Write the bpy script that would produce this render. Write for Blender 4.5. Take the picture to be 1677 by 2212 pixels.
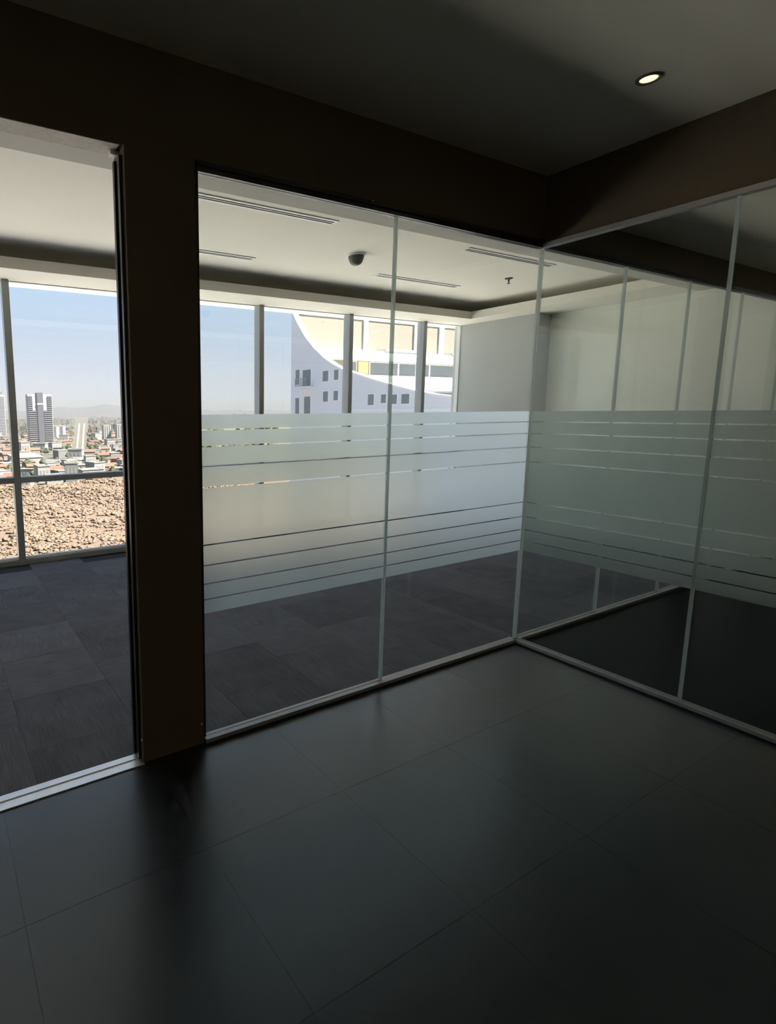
import bpy, bmesh, math, random
from mathutils import Vector, Matrix

random.seed(7)
for o in list(bpy.data.objects):
    bpy.data.objects.remove(o)
scene = bpy.context.scene
COL = scene.collection
PI = math.pi

# ------------------------------------------------------------------ camera
W, H = 1677.0, 2212.0
CAM = Vector((-3.2597, -2.0941, 1.5))
YAW, PITCH, ROLL = 0.4968, -0.1457, -0.0078
F_PX, PX, PY = 1180.6, 491.67, 1062.17
fwd = Vector((math.sin(YAW) * math.cos(PITCH), math.cos(YAW) * math.cos(PITCH), math.sin(PITCH)))
rgt = Vector((math.cos(YAW), -math.sin(YAW), 0))
up = rgt.cross(fwd)
r2 = math.cos(ROLL) * rgt + math.sin(ROLL) * up
u2 = -math.sin(ROLL) * rgt + math.cos(ROLL) * up
cd = bpy.data.cameras.new('camera')
cam = bpy.data.objects.new('camera', cd)
COL.objects.link(cam)
cam.matrix_world = Matrix(((r2.x, u2.x, -fwd.x, CAM.x), (r2.y, u2.y, -fwd.y, CAM.y), (r2.z, u2.z, -fwd.z, CAM.z), (0, 0, 0, 1)))
cd.sensor_fit = 'HORIZONTAL'
cd.sensor_width = 36.0
cd.lens = F_PX / W * 36.0
cd.shift_x = (W / 2 - PX) / W
cd.shift_y = (PY - H / 2) / W
cd.clip_start = 0.05
cd.clip_end = 40000
scene.camera = cam

# ------------------------------------------------------------------ world, sun, exposure
world = bpy.data.worlds.new('sky')
scene.world = world
world.use_nodes = True
nt = world.node_tree
nt.nodes.clear()
wo = nt.nodes.new('ShaderNodeOutputWorld')
bg = nt.nodes.new('ShaderNodeBackground')
tc = nt.nodes.new('ShaderNodeTexCoord')
sx = nt.nodes.new('ShaderNodeSeparateXYZ')
cr = nt.nodes.new('ShaderNodeValToRGB')
nt.links.new(tc.outputs['Generated'], sx.inputs[0])
nt.links.new(sx.outputs['Z'], cr.inputs[0])
nt.links.new(cr.outputs[0], bg.inputs[0])
nt.links.new(bg.outputs[0], wo.inputs[0])
el = cr.color_ramp.elements
el[0].position = 0.0
el[0].color = (0.92, 0.94, 1.0, 1)
el[1].position = 1.0
el[1].color = (0.22, 0.42, 0.80, 1)
for p, c in ((0.07, (0.78, 0.85, 0.97, 1)), (0.23, (0.50, 0.71, 0.97, 1)), (0.5, (0.34, 0.56, 0.90, 1))):
    e = el.new(p)
    e.color = c
bg.inputs[1].default_value = 0.72

sd = bpy.data.lights.new('sun', 'SUN')
sd.energy = 17.0
sd.angle = math.radians(0.6)
sd.color = (1.0, 0.93, 0.80)
sun = bpy.data.objects.new('sun', sd)
COL.objects.link(sun)
ELEV = math.radians(50)
to_sun = Vector((0.77 * math.cos(ELEV), -0.63 * math.cos(ELEV), math.sin(ELEV)))
sun.rotation_euler = to_sun.to_track_quat('Z', 'Y').to_euler()
sun.location = (20, -20, 60)

vs = scene.view_settings
vs.view_transform = 'Standard'
vs.look = 'None'
vs.exposure = 0.45
vs.gamma = 1.0
vs.use_curve_mapping = False
cy = scene.cycles
cy.max_bounces = 16
cy.diffuse_bounces = 7
cy.glossy_bounces = 6
cy.transmission_bounces = 10
cy.transparent_max_bounces = 32
cy.volume_bounces = 0
cy.sample_clamp_indirect = 6.0
cy.caustics_reflective = False
cy.caustics_refractive = False


# ------------------------------------------------------------------ materials
MATS = {}


def new_mat(name):
    m = bpy.data.materials.new(name)
    m.use_nodes = True
    m.node_tree.nodes.clear()
    out = m.node_tree.nodes.new('ShaderNodeOutputMaterial')
    MATS[name] = m
    return m, m.node_tree, out


def link(t, a, b):
    t.links.new(a, b)


def pbr(name, color, rough=0.6, metal=0.0, spec=0.5, var=0.0, scale=6.0, bump=0.0, bscale=60.0, stretch=(1, 1, 1), rvar=0.0, obj_var=0.0, hue=None, detail=5, ior=1.5, stint=None):
    """plain procedural surface: base colour with noise mottling, optional bump, optional variation per object"""
    m, t, out = new_mat(name)
    b = t.nodes.new('ShaderNodeBsdfPrincipled')
    link(t, b.outputs[0], out.inputs[0])
    b.inputs['Roughness'].default_value = rough
    b.inputs['Metallic'].default_value = metal
    b.inputs['Specular IOR Level'].default_value = spec
    b.inputs['IOR'].default_value = ior
    if stint:
        b.inputs['Specular Tint'].default_value = (*stint, 1)
    co = t.nodes.new('ShaderNodeTexCoord')
    mp = t.nodes.new('ShaderNodeMapping')
    mp.inputs['Scale'].default_value = stretch
    link(t, co.outputs['Object'], mp.inputs[0])
    n = t.nodes.new('ShaderNodeTexNoise')
    n.inputs['Scale'].default_value = scale
    n.inputs['Detail'].default_value = detail
    link(t, mp.outputs[0], n.inputs['Vector'])
    c2 = hue or tuple(min(1, c * (1 + var)) for c in color)
    c1 = color if hue else tuple(c * (1 - var) for c in color)
    mx = t.nodes.new('ShaderNodeMix')
    mx.data_type = 'RGBA'
    mx.inputs[6].default_value = (*c1, 1)
    mx.inputs[7].default_value = (*c2, 1)
    src = n.outputs['Fac']
    if obj_var:
        oi = t.nodes.new('ShaderNodeObjectInfo')
        ma = t.nodes.new('ShaderNodeMath')
        ma.operation = 'MULTIPLY_ADD'
        ma.inputs[1].default_value = obj_var
        link(t, oi.outputs['Random'], ma.inputs[0])
        mb = t.nodes.new('ShaderNodeMath')
        mb.operation = 'MULTIPLY'
        mb.inputs[1].default_value = 1 - obj_var
        link(t, n.outputs['Fac'], mb.inputs[0])
        link(t, mb.outputs[0], ma.inputs[2])
        src = ma.outputs[0]
    link(t, src, mx.inputs[0])
    link(t, mx.outputs[2], b.inputs['Base Color'])
    if rvar:
        mr = t.nodes.new('ShaderNodeMapRange')
        mr.inputs['To Min'].default_value = rough - rvar
        mr.inputs['To Max'].default_value = rough + rvar
        link(t, n.outputs['Fac'], mr.inputs[0])
        link(t, mr.outputs[0], b.inputs['Roughness'])
    if bump:
        n2 = t.nodes.new('ShaderNodeTexNoise')
        n2.inputs['Scale'].default_value = bscale
        n2.inputs['Detail'].default_value = 3
        link(t, mp.outputs[0], n2.inputs['Vector'])
        bu = t.nodes.new('ShaderNodeBump')
        bu.inputs['Strength'].default_value = bump
        bu.inputs['Distance'].default_value = 0.01
        link(t, n2.outputs['Fac'], bu.inputs['Height'])
        link(t, bu.outputs[0], b.inputs['Normal'])
    return m


def glass_mat(name, tint, refl=1.0):
    """architectural glass: mirror reflection weighted by angle, the rest passes straight through"""
    m, t, out = new_mat(name)
    ge = t.nodes.new('ShaderNodeNewGeometry')
    dt = t.nodes.new('ShaderNodeVectorMath')
    dt.operation = 'DOT_PRODUCT'
    link(t, ge.outputs['Normal'], dt.inputs[0])
    link(t, ge.outputs['Incoming'], dt.inputs[1])

    def math_node(op, a, b=None):
        k = t.nodes.new('ShaderNodeMath')
        k.operation = op
        for i, v in enumerate((a, b)):
            if v is None:
                continue
            if isinstance(v, (int, float)):
                k.inputs[i].default_value = v
            else:
                link(t, v, k.inputs[i])
        return k.outputs[0]
    ab = math_node('ABSOLUTE', dt.outputs['Value'])
    om = math_node('SUBTRACT', 1.0, ab)
    p5 = math_node('POWER', om, 5.0)
    fr = math_node('MULTIPLY', math_node('ADD', math_node('MULTIPLY', p5, 0.96), 0.04), refl)
    tr = t.nodes.new('ShaderNodeBsdfTransparent')
    tr.inputs[0].default_value = (*tint, 1)
    gl = t.nodes.new('ShaderNodeBsdfGlossy')
    gl.inputs['Roughness'].default_value = 0.01
    gl.inputs['Color'].default_value = (0.95, 1, 0.98, 1)
    mx = t.nodes.new('ShaderNodeMixShader')
    link(t, fr, mx.inputs[0])
    link(t, tr.outputs[0], mx.inputs[1])
    link(t, gl.outputs[0], mx.inputs[2])
    link(t, mx.outputs[0], out.inputs[0])
    return m


def film_mat(name):
    """etched-look film: part scatters like milk glass, part passes blurred"""
    m, t, out = new_mat(name)
    tl = t.nodes.new('ShaderNodeBsdfTranslucent')
    tl.inputs[0].default_value = (0.82, 0.96, 1.0, 1)
    df = t.nodes.new('ShaderNodeBsdfDiffuse')
    df.inputs[0].default_value = (0.75, 0.85, 0.83, 1)
    rf = t.nodes.new('ShaderNodeBsdfRefraction')
    rf.inputs['IOR'].default_value = 1.3
    rf.inputs['Roughness'].default_value = 0.52
    rf.inputs[0].default_value = (0.88, 0.98, 1.0, 1)
    tp = t.nodes.new('ShaderNodeBsdfTransparent')
    tp.inputs[0].default_value = (0.9, 0.97, 0.95, 1)
    m1 = t.nodes.new('ShaderNodeMixShader')
    m1.inputs[0].default_value = 0.08
    link(t, tl.outputs[0], m1.inputs[1])
    link(t, df.outputs[0], m1.inputs[2])
    m2 = t.nodes.new('ShaderNodeMixShader')
    m2.inputs[0].default_value = 0.62
    link(t, m1.outputs[0], m2.inputs[1])
    link(t, rf.outputs[0], m2.inputs[2])
    m3 = t.nodes.new('ShaderNodeMixShader')
    m3.inputs[0].default_value = 0.05
    link(t, m2.outputs[0], m3.inputs[1])
    link(t, tp.outputs[0], m3.inputs[2])
    link(t, m3.outputs[0], out.inputs[0])
    return m


def emit_mat(name, color, strength):
    m, t, out = new_mat(name)
    e = t.nodes.new('ShaderNodeEmission')
    e.inputs[0].default_value = (*color, 1)
    e.inputs[1].default_value = strength
    link(t, e.outputs[0], out.inputs[0])
    return m


def island_mat(name, cols, rough=0.9, nscale=0.4):
    """each separate lump of a mesh takes its own tone"""
    m, t, out = new_mat(name)
    b = t.nodes.new('ShaderNodeBsdfPrincipled')
    b.inputs['Roughness'].default_value = rough
    b.inputs['Specular IOR Level'].default_value = 0.1
    link(t, b.outputs[0], out.inputs[0])
    g = t.nodes.new('ShaderNodeNewGeometry')
    r = t.nodes.new('ShaderNodeValToRGB')
    e = r.color_ramp.elements
    e[0].color = (*cols[0], 1)
    e[1].color = (*cols[-1], 1)
    for i, c in enumerate(cols[1:-1]):
        k = e.new((i + 1) / (len(cols) - 1))
        k.color = (*c, 1)
    link(t, g.outputs['Random Per Island'], r.inputs[0])
    link(t, r.outputs[0], b.inputs['Base Color'])
    return m


pbr('tile', (0.0080, 0.0084, 0.0092), rough=0.30, spec=0.5, var=0.30, scale=2.2, rvar=0.02, obj_var=0.25, ior=1.85, stint=(0.74, 0.87, 1.0))
pbr('grout', (0.022, 0.022, 0.022), rough=0.6)
pbr('dark_paint', (0.115, 0.088, 0.058), rough=0.55, spec=0.3, var=0.15, scale=3)
pbr('black_metal', (0.020, 0.019, 0.018), rough=0.35, spec=0.5, var=0.1)
pbr('aluminium', (0.36, 0.36, 0.37), rough=0.5, metal=0.6, var=0.06, scale=12, stretch=(1, 1, 8))
pbr('bright_aluminium', (0.72, 0.73, 0.76), rough=0.32, metal=0.9, var=0.06, scale=12)
pbr('joint_plastic', (0.55, 0.58, 0.57), rough=0.45, spec=0.5, var=0.05)
pbr('mullion_metal', (0.34, 0.36, 0.37), rough=0.4, metal=0.25, var=0.06)
pbr('plaster_wall', (0.84, 0.79, 0.68), rough=0.9, spec=0.2, var=0.04, scale=2)
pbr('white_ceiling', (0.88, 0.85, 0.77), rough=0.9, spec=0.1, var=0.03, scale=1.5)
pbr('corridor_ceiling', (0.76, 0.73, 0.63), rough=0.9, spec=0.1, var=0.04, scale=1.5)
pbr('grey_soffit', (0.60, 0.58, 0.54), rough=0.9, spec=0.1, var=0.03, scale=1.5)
pbr('cove_dark', (0.10, 0.10, 0.09), rough=0.9, var=0.05)
pbr('raw_plaster', (0.86, 0.78, 0.72), rough=0.95, var=0.22, scale=55, bump=0.2, bscale=90)
pbr('grey_wall', (0.50, 0.53, 0.53), rough=0.7, spec=0.3, var=0.03, scale=2)
pbr('pale_wall', (0.89, 0.92, 0.85), rough=0.45, spec=0.4, var=0.03, scale=2)
pbr('dark_carpet', (0.022, 0.024, 0.025), rough=1.0, spec=0.1, var=0.3, scale=30)
pbr('carpet_base', (0.03, 0.03, 0.035), rough=1.0)
pbr('white_metal', (0.82, 0.82, 0.80), rough=0.4, var=0.02)
pbr('slot_black', (0.06, 0.06, 0.06), rough=0.8)
pbr('ring_grey_dome_shade', (0.12, 0.12, 0.11), rough=0.5)  # grey of the downlight ring; painted backlit shade on the white dome
pbr('rubber', (0.55, 0.55, 0.53), rough=0.5)
pbr('bounce_white', (0.86, 0.85, 0.82), rough=0.8, var=0.05, scale=0.6)  # for the added terrace that throws sun up to the office ceiling
pbr('concrete', (0.42, 0.42, 0.42), rough=0.9, var=0.1, scale=1)
pbr('shade_wall', (0.80, 0.80, 0.83), rough=0.85, var=0.05, scale=0.7, bump=0.3, bscale=6)
pbr('cream_wall', (0.270, 0.245, 0.205), rough=0.85, var=0.04, scale=0.3)
pbr('city_white', (0.305, 0.302, 0.293), rough=0.85, var=0.05, scale=0.1)
pbr('white_wall', (0.90, 0.89, 0.87), rough=0.85, var=0.03, scale=0.3)
pbr('far_glass', (0.20, 0.22, 0.24), rough=0.15, spec=0.6, var=0.3, scale=0.8)
pbr('ochre', (0.75, 0.55, 0.30), rough=0.8, var=0.1)
pbr('hill_soil', (0.155, 0.112, 0.087), rough=1.0, spec=0.05, hue=(0.185, 0.142, 0.113), scale=0.05)
pbr('city_ground', (0.176, 0.153, 0.127), rough=1.0, spec=0.05, hue=(0.085, 0.09, 0.068), scale=0.012)
pbr('mountain', (0.085, 0.080, 0.098), rough=1.0, spec=0.05, var=0.2, scale=0.002)
pbr('road', (0.286, 0.281, 0.270), rough=0.9, var=0.05, scale=0.05)
pbr('tower_wall', (0.325, 0.328, 0.358), rough=0.7, var=0.05, scale=0.1)
pbr('tower_core', (0.100, 0.103, 0.125), rough=0.5, var=0.05, scale=0.1)
pbr('house_white', (0.273, 0.267, 0.254), rough=0.9, obj_var=0.6, var=0.12, scale=0.1)
pbr('house_cream', (0.247, 0.208, 0.156), rough=0.9, obj_var=0.6, var=0.15, scale=0.1)
pbr('house_brick', (0.160, 0.090, 0.062), rough=0.9, obj_var=0.6, var=0.2, scale=0.1)
pbr('house_grey', (0.169, 0.169, 0.169), rough=0.9, obj_var=0.6, var=0.2, scale=0.1)
pbr('roof_tile', (0.170, 0.098, 0.070), rough=0.9, obj_var=0.6, var=0.2, scale=0.2)
pbr('roof_pale', (0.234, 0.226, 0.215), rough=0.9, obj_var=0.6, var=0.15, scale=0.2)
pbr('tree_leaf', (0.055, 0.066, 0.040), rough=0.95, spec=0.1, obj_var=0.5, hue=(0.10, 0.10, 0.065), scale=0.5)
pbr('bark', (0.18, 0.13, 0.09), rough=0.95)
island_mat('dry_brush', [(0.16, 0.113, 0.088), (0.195, 0.146, 0.112), (0.215, 0.160, 0.132), (0.185, 0.146, 0.098), (0.21, 0.162, 0.124)])
island_mat('far_city', [(0.13, 0.12, 0.105), (0.19, 0.185, 0.18), (0.065, 0.07, 0.055), (0.14, 0.095, 0.075), (0.22, 0.215, 0.21)])
glass_mat('partition_glass', (0.980, 0.994, 0.988), 1.0)
glass_mat('window_glass', (0.99, 0.995, 0.995), 1.0)
film_mat('frosted_film')


def joint_mat():
    m, t, out = new_mat('joint_clear')
    a = t.nodes.new('ShaderNodeBsdfTranslucent')
    a.inputs[0].default_value = (0.80, 0.86, 0.85, 1)
    b = t.nodes.new('ShaderNodeBsdfPrincipled')
    b.inputs['Base Color'].default_value = (0.72, 0.76, 0.75, 1)
    b.inputs['Roughness'].default_value = 0.25
    mx = t.nodes.new('ShaderNodeMixShader')
    mx.inputs[0].default_value = 0.35
    link(t, a.outputs[0], mx.inputs[1])
    link(t, b.outputs[0], mx.inputs[2])
    c = t.nodes.new('ShaderNodeBsdfTransparent')
    c.inputs[0].default_value = (0.85, 0.93, 0.91, 1)
    m4 = t.nodes.new('ShaderNodeMixShader')
    m4.inputs[0].default_value = 0.35
    link(t, mx.outputs[0], m4.inputs[1])
    link(t, c.outputs[0], m4.inputs[2])
    link(t, m4.outputs[0], out.inputs[0])


joint_mat()
emit_mat('warm_lamp', (1.0, 0.86, 0.42), 1.4)


def carpet_mat():
    m, t, out = new_mat('carpet')
    b = t.nodes.new('ShaderNodeBsdfPrincipled')
    b.inputs['Roughness'].default_value = 0.95
    b.inputs['Specular IOR Level'].default_value = 0.15
    link(t, b.outputs[0], out.inputs[0])
    co = t.nodes.new('ShaderNodeTexCoord')
    oi = t.nodes.new('ShaderNodeObjectInfo')
    ad = t.nodes.new('ShaderNodeVectorMath')
    ad.operation = 'MULTIPLY_ADD'
    ad.inputs[1].default_value = (0.05, 0.05, 0.05)
    link(t, oi.outputs['Location'], ad.inputs[0])
    mp = t.nodes.new('ShaderNodeMapping')
    mp.inputs['Scale'].default_value = (160, 7, 1)
    cmb = t.nodes.new('ShaderNodeVectorMath')
    cmb.operation = 'ADD'
    off = t.nodes.new('ShaderNodeVectorMath')
    off.operation = 'SCALE'
    off.inputs['Scale'].default_value = 3.7
    link(t, oi.outputs['Location'], off.inputs[0])
    link(t, co.outputs['Object'], cmb.inputs[0])
    link(t, off.outputs[0], cmb.inputs[1])
    link(t, cmb.outputs[0], mp.inputs[0])
    n = t.nodes.new('ShaderNodeTexNoise')
    n.inputs['Scale'].default_value = 1.0
    n.inputs['Detail'].default_value = 3
    link(t, mp.outputs[0], n.inputs['Vector'])
    n2 = t.nodes.new('ShaderNodeTexNoise')
    n2.inputs['Scale'].default_value = 5.0
    n2.inputs['Detail'].default_value = 3
    link(t, cmb.outputs[0], n2.inputs['Vector'])

    def mad(a, mul, add):
        k = t.nodes.new('ShaderNodeMath')
        k.operation = 'MULTIPLY_ADD'
        link(t, a, k.inputs[0])
        k.inputs[1].default_value = mul
        if isinstance(add, (int, float)):
            k.inputs[2].default_value = add
        else:
            link(t, add, k.inputs[2])
        return k.outputs[0]
    s = mad(oi.outputs['Random'], 0.22, -0.27)
    s = mad(n.outputs['Fac'], 0.75, s)
    s = mad(n2.outputs['Fac'], 0.45, s)
    r = t.nodes.new('ShaderNodeValToRGB')
    r.color_ramp.elements[0].color = (0.046, 0.049, 0.060, 1)
    r.color_ramp.elements[1].color = (0.215, 0.222, 0.250, 1)
    link(t, s, r.inputs[0])
    link(t, r.outputs[0], b.inputs['Base Color'])
    bu = t.nodes.new('ShaderNodeBump')
    bu.inputs['Strength'].default_value = 0.5
    bu.inputs['Distance'].default_value = 0.004
    link(t, n.outputs['Fac'], bu.inputs['Height'])
    link(t, bu.outputs[0], b.inputs['Normal'])
    return m


carpet_mat()


def haze_mat(density):
    m, t, out = new_mat('haze')
    v = t.nodes.new('ShaderNodeVolumeScatter')
    v.inputs['Color'].default_value = (0.92, 0.95, 1.0, 1)
    v.inputs['Density'].default_value = density * 0.42
    v.inputs['Anisotropy'].default_value = 0.0
    ab = t.nodes.new('ShaderNodeVolumeAbsorption')
    ab.inputs['Color'].default_value = (0, 0, 0, 1)
    ab.inputs['Density'].default_value = density * 0.58
    ad = t.nodes.new('ShaderNodeAddShader')
    link(t, v.outputs[0], ad.inputs[0])
    link(t, ab.outputs[0], ad.inputs[1])
    link(t, ad.outputs[0], out.inputs['Volume'])
    return m


# ------------------------------------------------------------------ mesh helpers
def add_box(bm, x0, x1, y0, y1, z0, z1):
    v = [bm.verts.new((x, y, z)) for z in (z0, z1) for y in (y0, y1) for x in (x0, x1)]
    for f in ((0, 2, 3, 1), (4, 5, 7, 6), (0, 1, 5, 4), (2, 6, 7, 3), (0, 4, 6, 2), (1, 3, 7, 5)):
        bm.faces.new([v[i] for i in f])


def add_prism(bm, pts, axis, a0, a1):
    """extrude a 2D outline along an axis (0: pts are (y,z); 1: (x,z); 2: (x,y))"""
    def mk(p, a):
        return {0: (a, p[0], p[1]), 1: (p[0], a, p[1]), 2: (p[0], p[1], a)}[axis]
    A = [bm.verts.new(mk(p, a0)) for p in pts]
    B = [bm.verts.new(mk(p, a1)) for p in pts]
    n = len(pts)
    bm.faces.new(A)
    bm.faces.new(list(reversed(B)))
    for i in range(n):
        bm.faces.new((A[i], B[i], B[(i + 1) % n], A[(i + 1) % n]))
    bmesh.ops.recalc_face_normals(bm, faces=bm.faces[:])


def add_lathe(bm, prof, cx=0, cy=0, cz=0, n=28):
    rings = []
    for r, z in prof:
        if r < 1e-6:
            rings.append([bm.verts.new((cx, cy, cz + z))])
        else:
            rings.append([bm.verts.new((cx + r * math.cos(2 * PI * i / n), cy + r * math.sin(2 * PI * i / n), cz + z)) for i in range(n)])
    for a, b in zip(rings, rings[1:]):
        for i in range(n):
            j = (i + 1) % n
            q = [a[i % len(a)], a[j % len(a)], b[j % len(b)], b[i % len(b)]]
            q = list(dict.fromkeys(q))
            if len(q) > 2:
                bm.faces.new(q)
    bmesh.ops.recalc_face_normals(bm, faces=bm.faces[:])


def mesh_of(name, bm, mat, smooth=False, bevel=0.0):
    if bevel:
        bmesh.ops.bevel(bm, geom=bm.edges[:], offset=bevel, segments=2, affect='EDGES', profile=0.5)
    me = bpy.data.meshes.new(name)
    bm.to_mesh(me)
    bm.free()
    if smooth:
        me.polygons.foreach_set('use_smooth', [True] * len(me.polygons))
    me.materials.append(MATS[mat])
    return me


def place(name, me, parent=None, loc=(0, 0, 0), rot=(0, 0, 0)):
    o = bpy.data.objects.new(name, me)
    COL.objects.link(o)
    o.location = loc
    o.rotation_euler = rot
    if parent is not None:
        o.parent = parent
    return o


def box(name, mat, x0, x1, y0, y1, z0, z1, parent=None, bevel=0.0):
    """box given in the frame of its parent, its origin at the centre of its base"""
    c = ((x0 + x1) / 2, (y0 + y1) / 2, z0)
    bm = bmesh.new()
    add_box(bm, x0 - c[0], x1 - c[0], y0 - c[1], y1 - c[1], 0, z1 - z0)
    o = place(name, mesh_of(name, bm, mat, bevel=bevel), None, c)
    if parent is not None:
        o.parent = parent
    return o


def empty(name, loc):
    o = bpy.data.objects.new(name, None)
    COL.objects.link(o)
    o.location = loc
    o.empty_display_size = 0.2
    return o


def tag(o, label, cat, group=None, kind=None):
    o['label'] = label
    o['category'] = cat
    if group:
        o['group'] = group
    if kind:
        o['kind'] = kind
    return o


def rel(p, root):
    return tuple(a - b for a, b in zip(p, root.location))


def wbox(name, mat, x0, x1, y0, y1, z0, z1, root, parent=None, bevel=0.0):
    """box in world numbers under a thing (root) or one of its parts (parent)"""
    ox, oy, oz = root.location
    if parent is not None:
        ox, oy, oz = ox + parent.location.x, oy + parent.location.y, oz + parent.location.z
    return box(name, mat, x0 - ox, x1 - ox, y0 - oy, y1 - oy, z0 - oz, z1 - oz, parent or root, bevel)


# ------------------------------------------------------------------ main numbers (metres)
ZG = 2.4353        # top of the glass
ZH = 2.476         # underside of the header
ZC = 2.833         # corridor ceiling
ZO = 2.93          # office ceiling
ZS = 2.7255        # underside of the office soffits, head of the windows
YW = 3.5716        # window plane
XE = 3.746         # face of the office column
XR = 4.02          # office side wall
XL = -8.138        # office left end
YB = -5.6          # back of the corridor
XCL = -6.6         # left end of the corridor
YC = 2.39          # near face of the office column
PIL0, PIL1 = -2.553, -2.262
DOOR0 = -3.75

# ------------------------------------------------------------------ floors
fs_ = box('floor_side_room', 'dark_carpet', 0.06, XR, YB, -0.04, -0.30, -0.002)
tag(fs_, 'near-black carpet of the unlit room behind the side glass', 'floor', kind='structure')
fl = box('floor_corridor', 'grout', XCL, 0.06, YB, 0.05, -0.30, -0.0012)
tag(fl, 'dark grey satin tile floor in front of the glass partitions', 'floor', kind='structure')
TS = 0.6
g = 0.0006
tile_cache = {}
xs = [XCL] + [-1.92 + TS * i for i in range(-7, 4)] + [0.06]
ys = [0.05] + [-0.565 - TS * j for j in range(9)]
ys = [y for y in ys if y > YB + 0.05] + [YB]
for xa, xb in zip(xs, xs[1:]):
    for yb, ya in zip(ys, ys[1:]):
        key = (round(xb - xa, 3), round(yb - ya, 3))
        if key not in tile_cache:
            bm = bmesh.new()
            add_box(bm, -key[0] / 2 + g, key[0] / 2 - g, -key[1] / 2 + g, key[1] / 2 - g, -0.005, 0)
            tile_cache[key] = mesh_of('tile', bm, 'tile')
        place('tile', tile_cache[key], fl, rel(((xa + xb) / 2, (ya + yb) / 2, 0), fl))

fo = box('floor_office', 'carpet_base', XL, XR, 0.06, YW + 0.1, -0.30, -0.006)
tag(fo, 'charcoal carpet tile floor of the empty glazed office', 'floor', kind='structure')
CS = 0.5
bm = bmesh.new()
add_box(bm, -CS / 2 + 0.0008, CS / 2 - 0.0008, -CS / 2 + 0.0008, CS / 2 - 0.0008, -0.005, 0)
carp_me = mesh_of('carpet_tile', bm, 'carpet')
nx = int((XR - XL) / CS)
for i in range(nx + 1):
    for j in range(8):
        x = XR - CS / 2 - i * CS
        y = 0.06 + CS / 2 + j * CS - (0.25 if i % 2 else 0.0)
        if y - CS / 2 < 0.05 or y + CS / 2 > YW + 0.06 or x - CS / 2 < XL:
            continue
        place('carpet_tile', carp_me, fo, rel((x, y, random.uniform(-0.0006, 0.0004)), fo), (0, 0, PI / 2 if (i + j) % 2 else 0))
# cut tiles along the partition and window edges of the staggered rows
bm = bmesh.new()
add_box(bm, -CS / 2 + 0.0008, CS / 2 - 0.0008, -CS / 4 + 0.0008, CS / 4 - 0.0008, -0.005, 0)
carp_half = mesh_of('carpet_tile_half', bm, 'carpet')
for i in range(nx + 1):
    x = XR - CS / 2 - i * CS
    if x - CS / 2 < XL:
        continue
    for y in ((0.06 + CS / 4,) if i % 2 else ()):
        place('carpet_tile', carp_half, fo, rel((x, y, 0), fo))


# ------------------------------------------------------------------ ceilings, soffits
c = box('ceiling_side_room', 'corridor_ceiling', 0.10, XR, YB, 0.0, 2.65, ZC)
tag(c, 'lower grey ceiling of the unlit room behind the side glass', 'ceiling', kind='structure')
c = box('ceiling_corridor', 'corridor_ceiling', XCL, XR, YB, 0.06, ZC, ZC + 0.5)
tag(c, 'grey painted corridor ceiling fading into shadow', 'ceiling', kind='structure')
c = box('ceiling_office', 'white_ceiling', XL, XR, 0.06, YW + 0.1, ZO, ZC + 0.5)
tag(c, 'flat off-white raised office ceiling inside the dark cove', 'ceiling', kind='structure')


def soffit(name, x0, x1, y0, y1, lip, label):
    """dropped perimeter soffit: thin shelf with an upstand lip along its open edge"""
    r = empty(name, ((x0 + x1) / 2, (y0 + y1) / 2, ZS))
    tag(r, label, 'trim', kind='structure')
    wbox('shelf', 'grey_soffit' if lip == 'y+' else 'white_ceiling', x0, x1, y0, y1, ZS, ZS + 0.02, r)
    a = 0.018
    lz = ZS + 0.095
    if lip == 'y-':
        wbox('lip', 'white_ceiling', x0, x1, y0, y0 + a, ZS + 0.02, lz, r)
    elif lip == 'y+':
        wbox('lip', 'white_ceiling', x0, x1, y1 - a, y1, ZS + 0.02, lz, r)
    else:
        wbox('lip', 'white_ceiling', x0, x0 + a, y0, y1, ZS + 0.02, lz, r)
    return r


YS = 3.10
XS = 3.36
soffit('trim_1', XL, XR, YS, YW + 0.06, 'y-', 'dropped soffit strip with upstand lip along the window heads')
soffit('trim_2', XS, XR, 0.82, YS, 'x-', 'dropped soffit strip running along the pale side wall of the office')
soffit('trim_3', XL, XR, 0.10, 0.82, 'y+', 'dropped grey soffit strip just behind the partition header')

# ------------------------------------------------------------------ walls and headers
w = box('wall_front', 'dark_paint', XCL, XR, 0.0, 0.10, ZH, ZC + 0.4)
tag(w, 'deep dark brown header above the office glass partition', 'wall', kind='structure')
w = box('wall_right', 'dark_paint', 0.0, 0.10, YB, 0.0, ZG + 0.026, ZC)
tag(w, 'dark brown header above the side glass partition', 'wall', kind='structure')
w = box('wall_front_left', 'dark_paint', DOOR0 - 0.29, DOOR0, -0.012, 0.11, 0, ZH)
tag(w, 'dark pillar on the far side of the open doorway', 'pillar', kind='structure')
w = box('wall_back', 'plaster_wall', XCL - 0.15, XR + 0.15, YB - 0.15, YB, -0.3, ZC + 0.5)
tag(w, 'beige plaster wall closing the corridor behind the viewer', 'wall', kind='structure')
w = box('wall_left', 'plaster_wall', XCL - 0.15, XCL, YB, 0.10, -0.3, ZC + 0.5)
tag(w, 'beige plaster wall at the left end of the corridor', 'wall', kind='structure')
w = box('wall_side_room', 'plaster_wall', XR, XR + 0.15, YB, 0.06, -0.3, ZC + 0.5)
tag(w, 'beige end wall of the unlit room behind the side glass', 'wall', kind='structure')
w = box('wall_office_right', 'pale_wall', XR, XR + 0.15, 0.06, YW + 0.2, -0.3, ZC + 0.5)
tag(w, 'pale greenish grey side wall of the office', 'wall', kind='structure')
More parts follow.
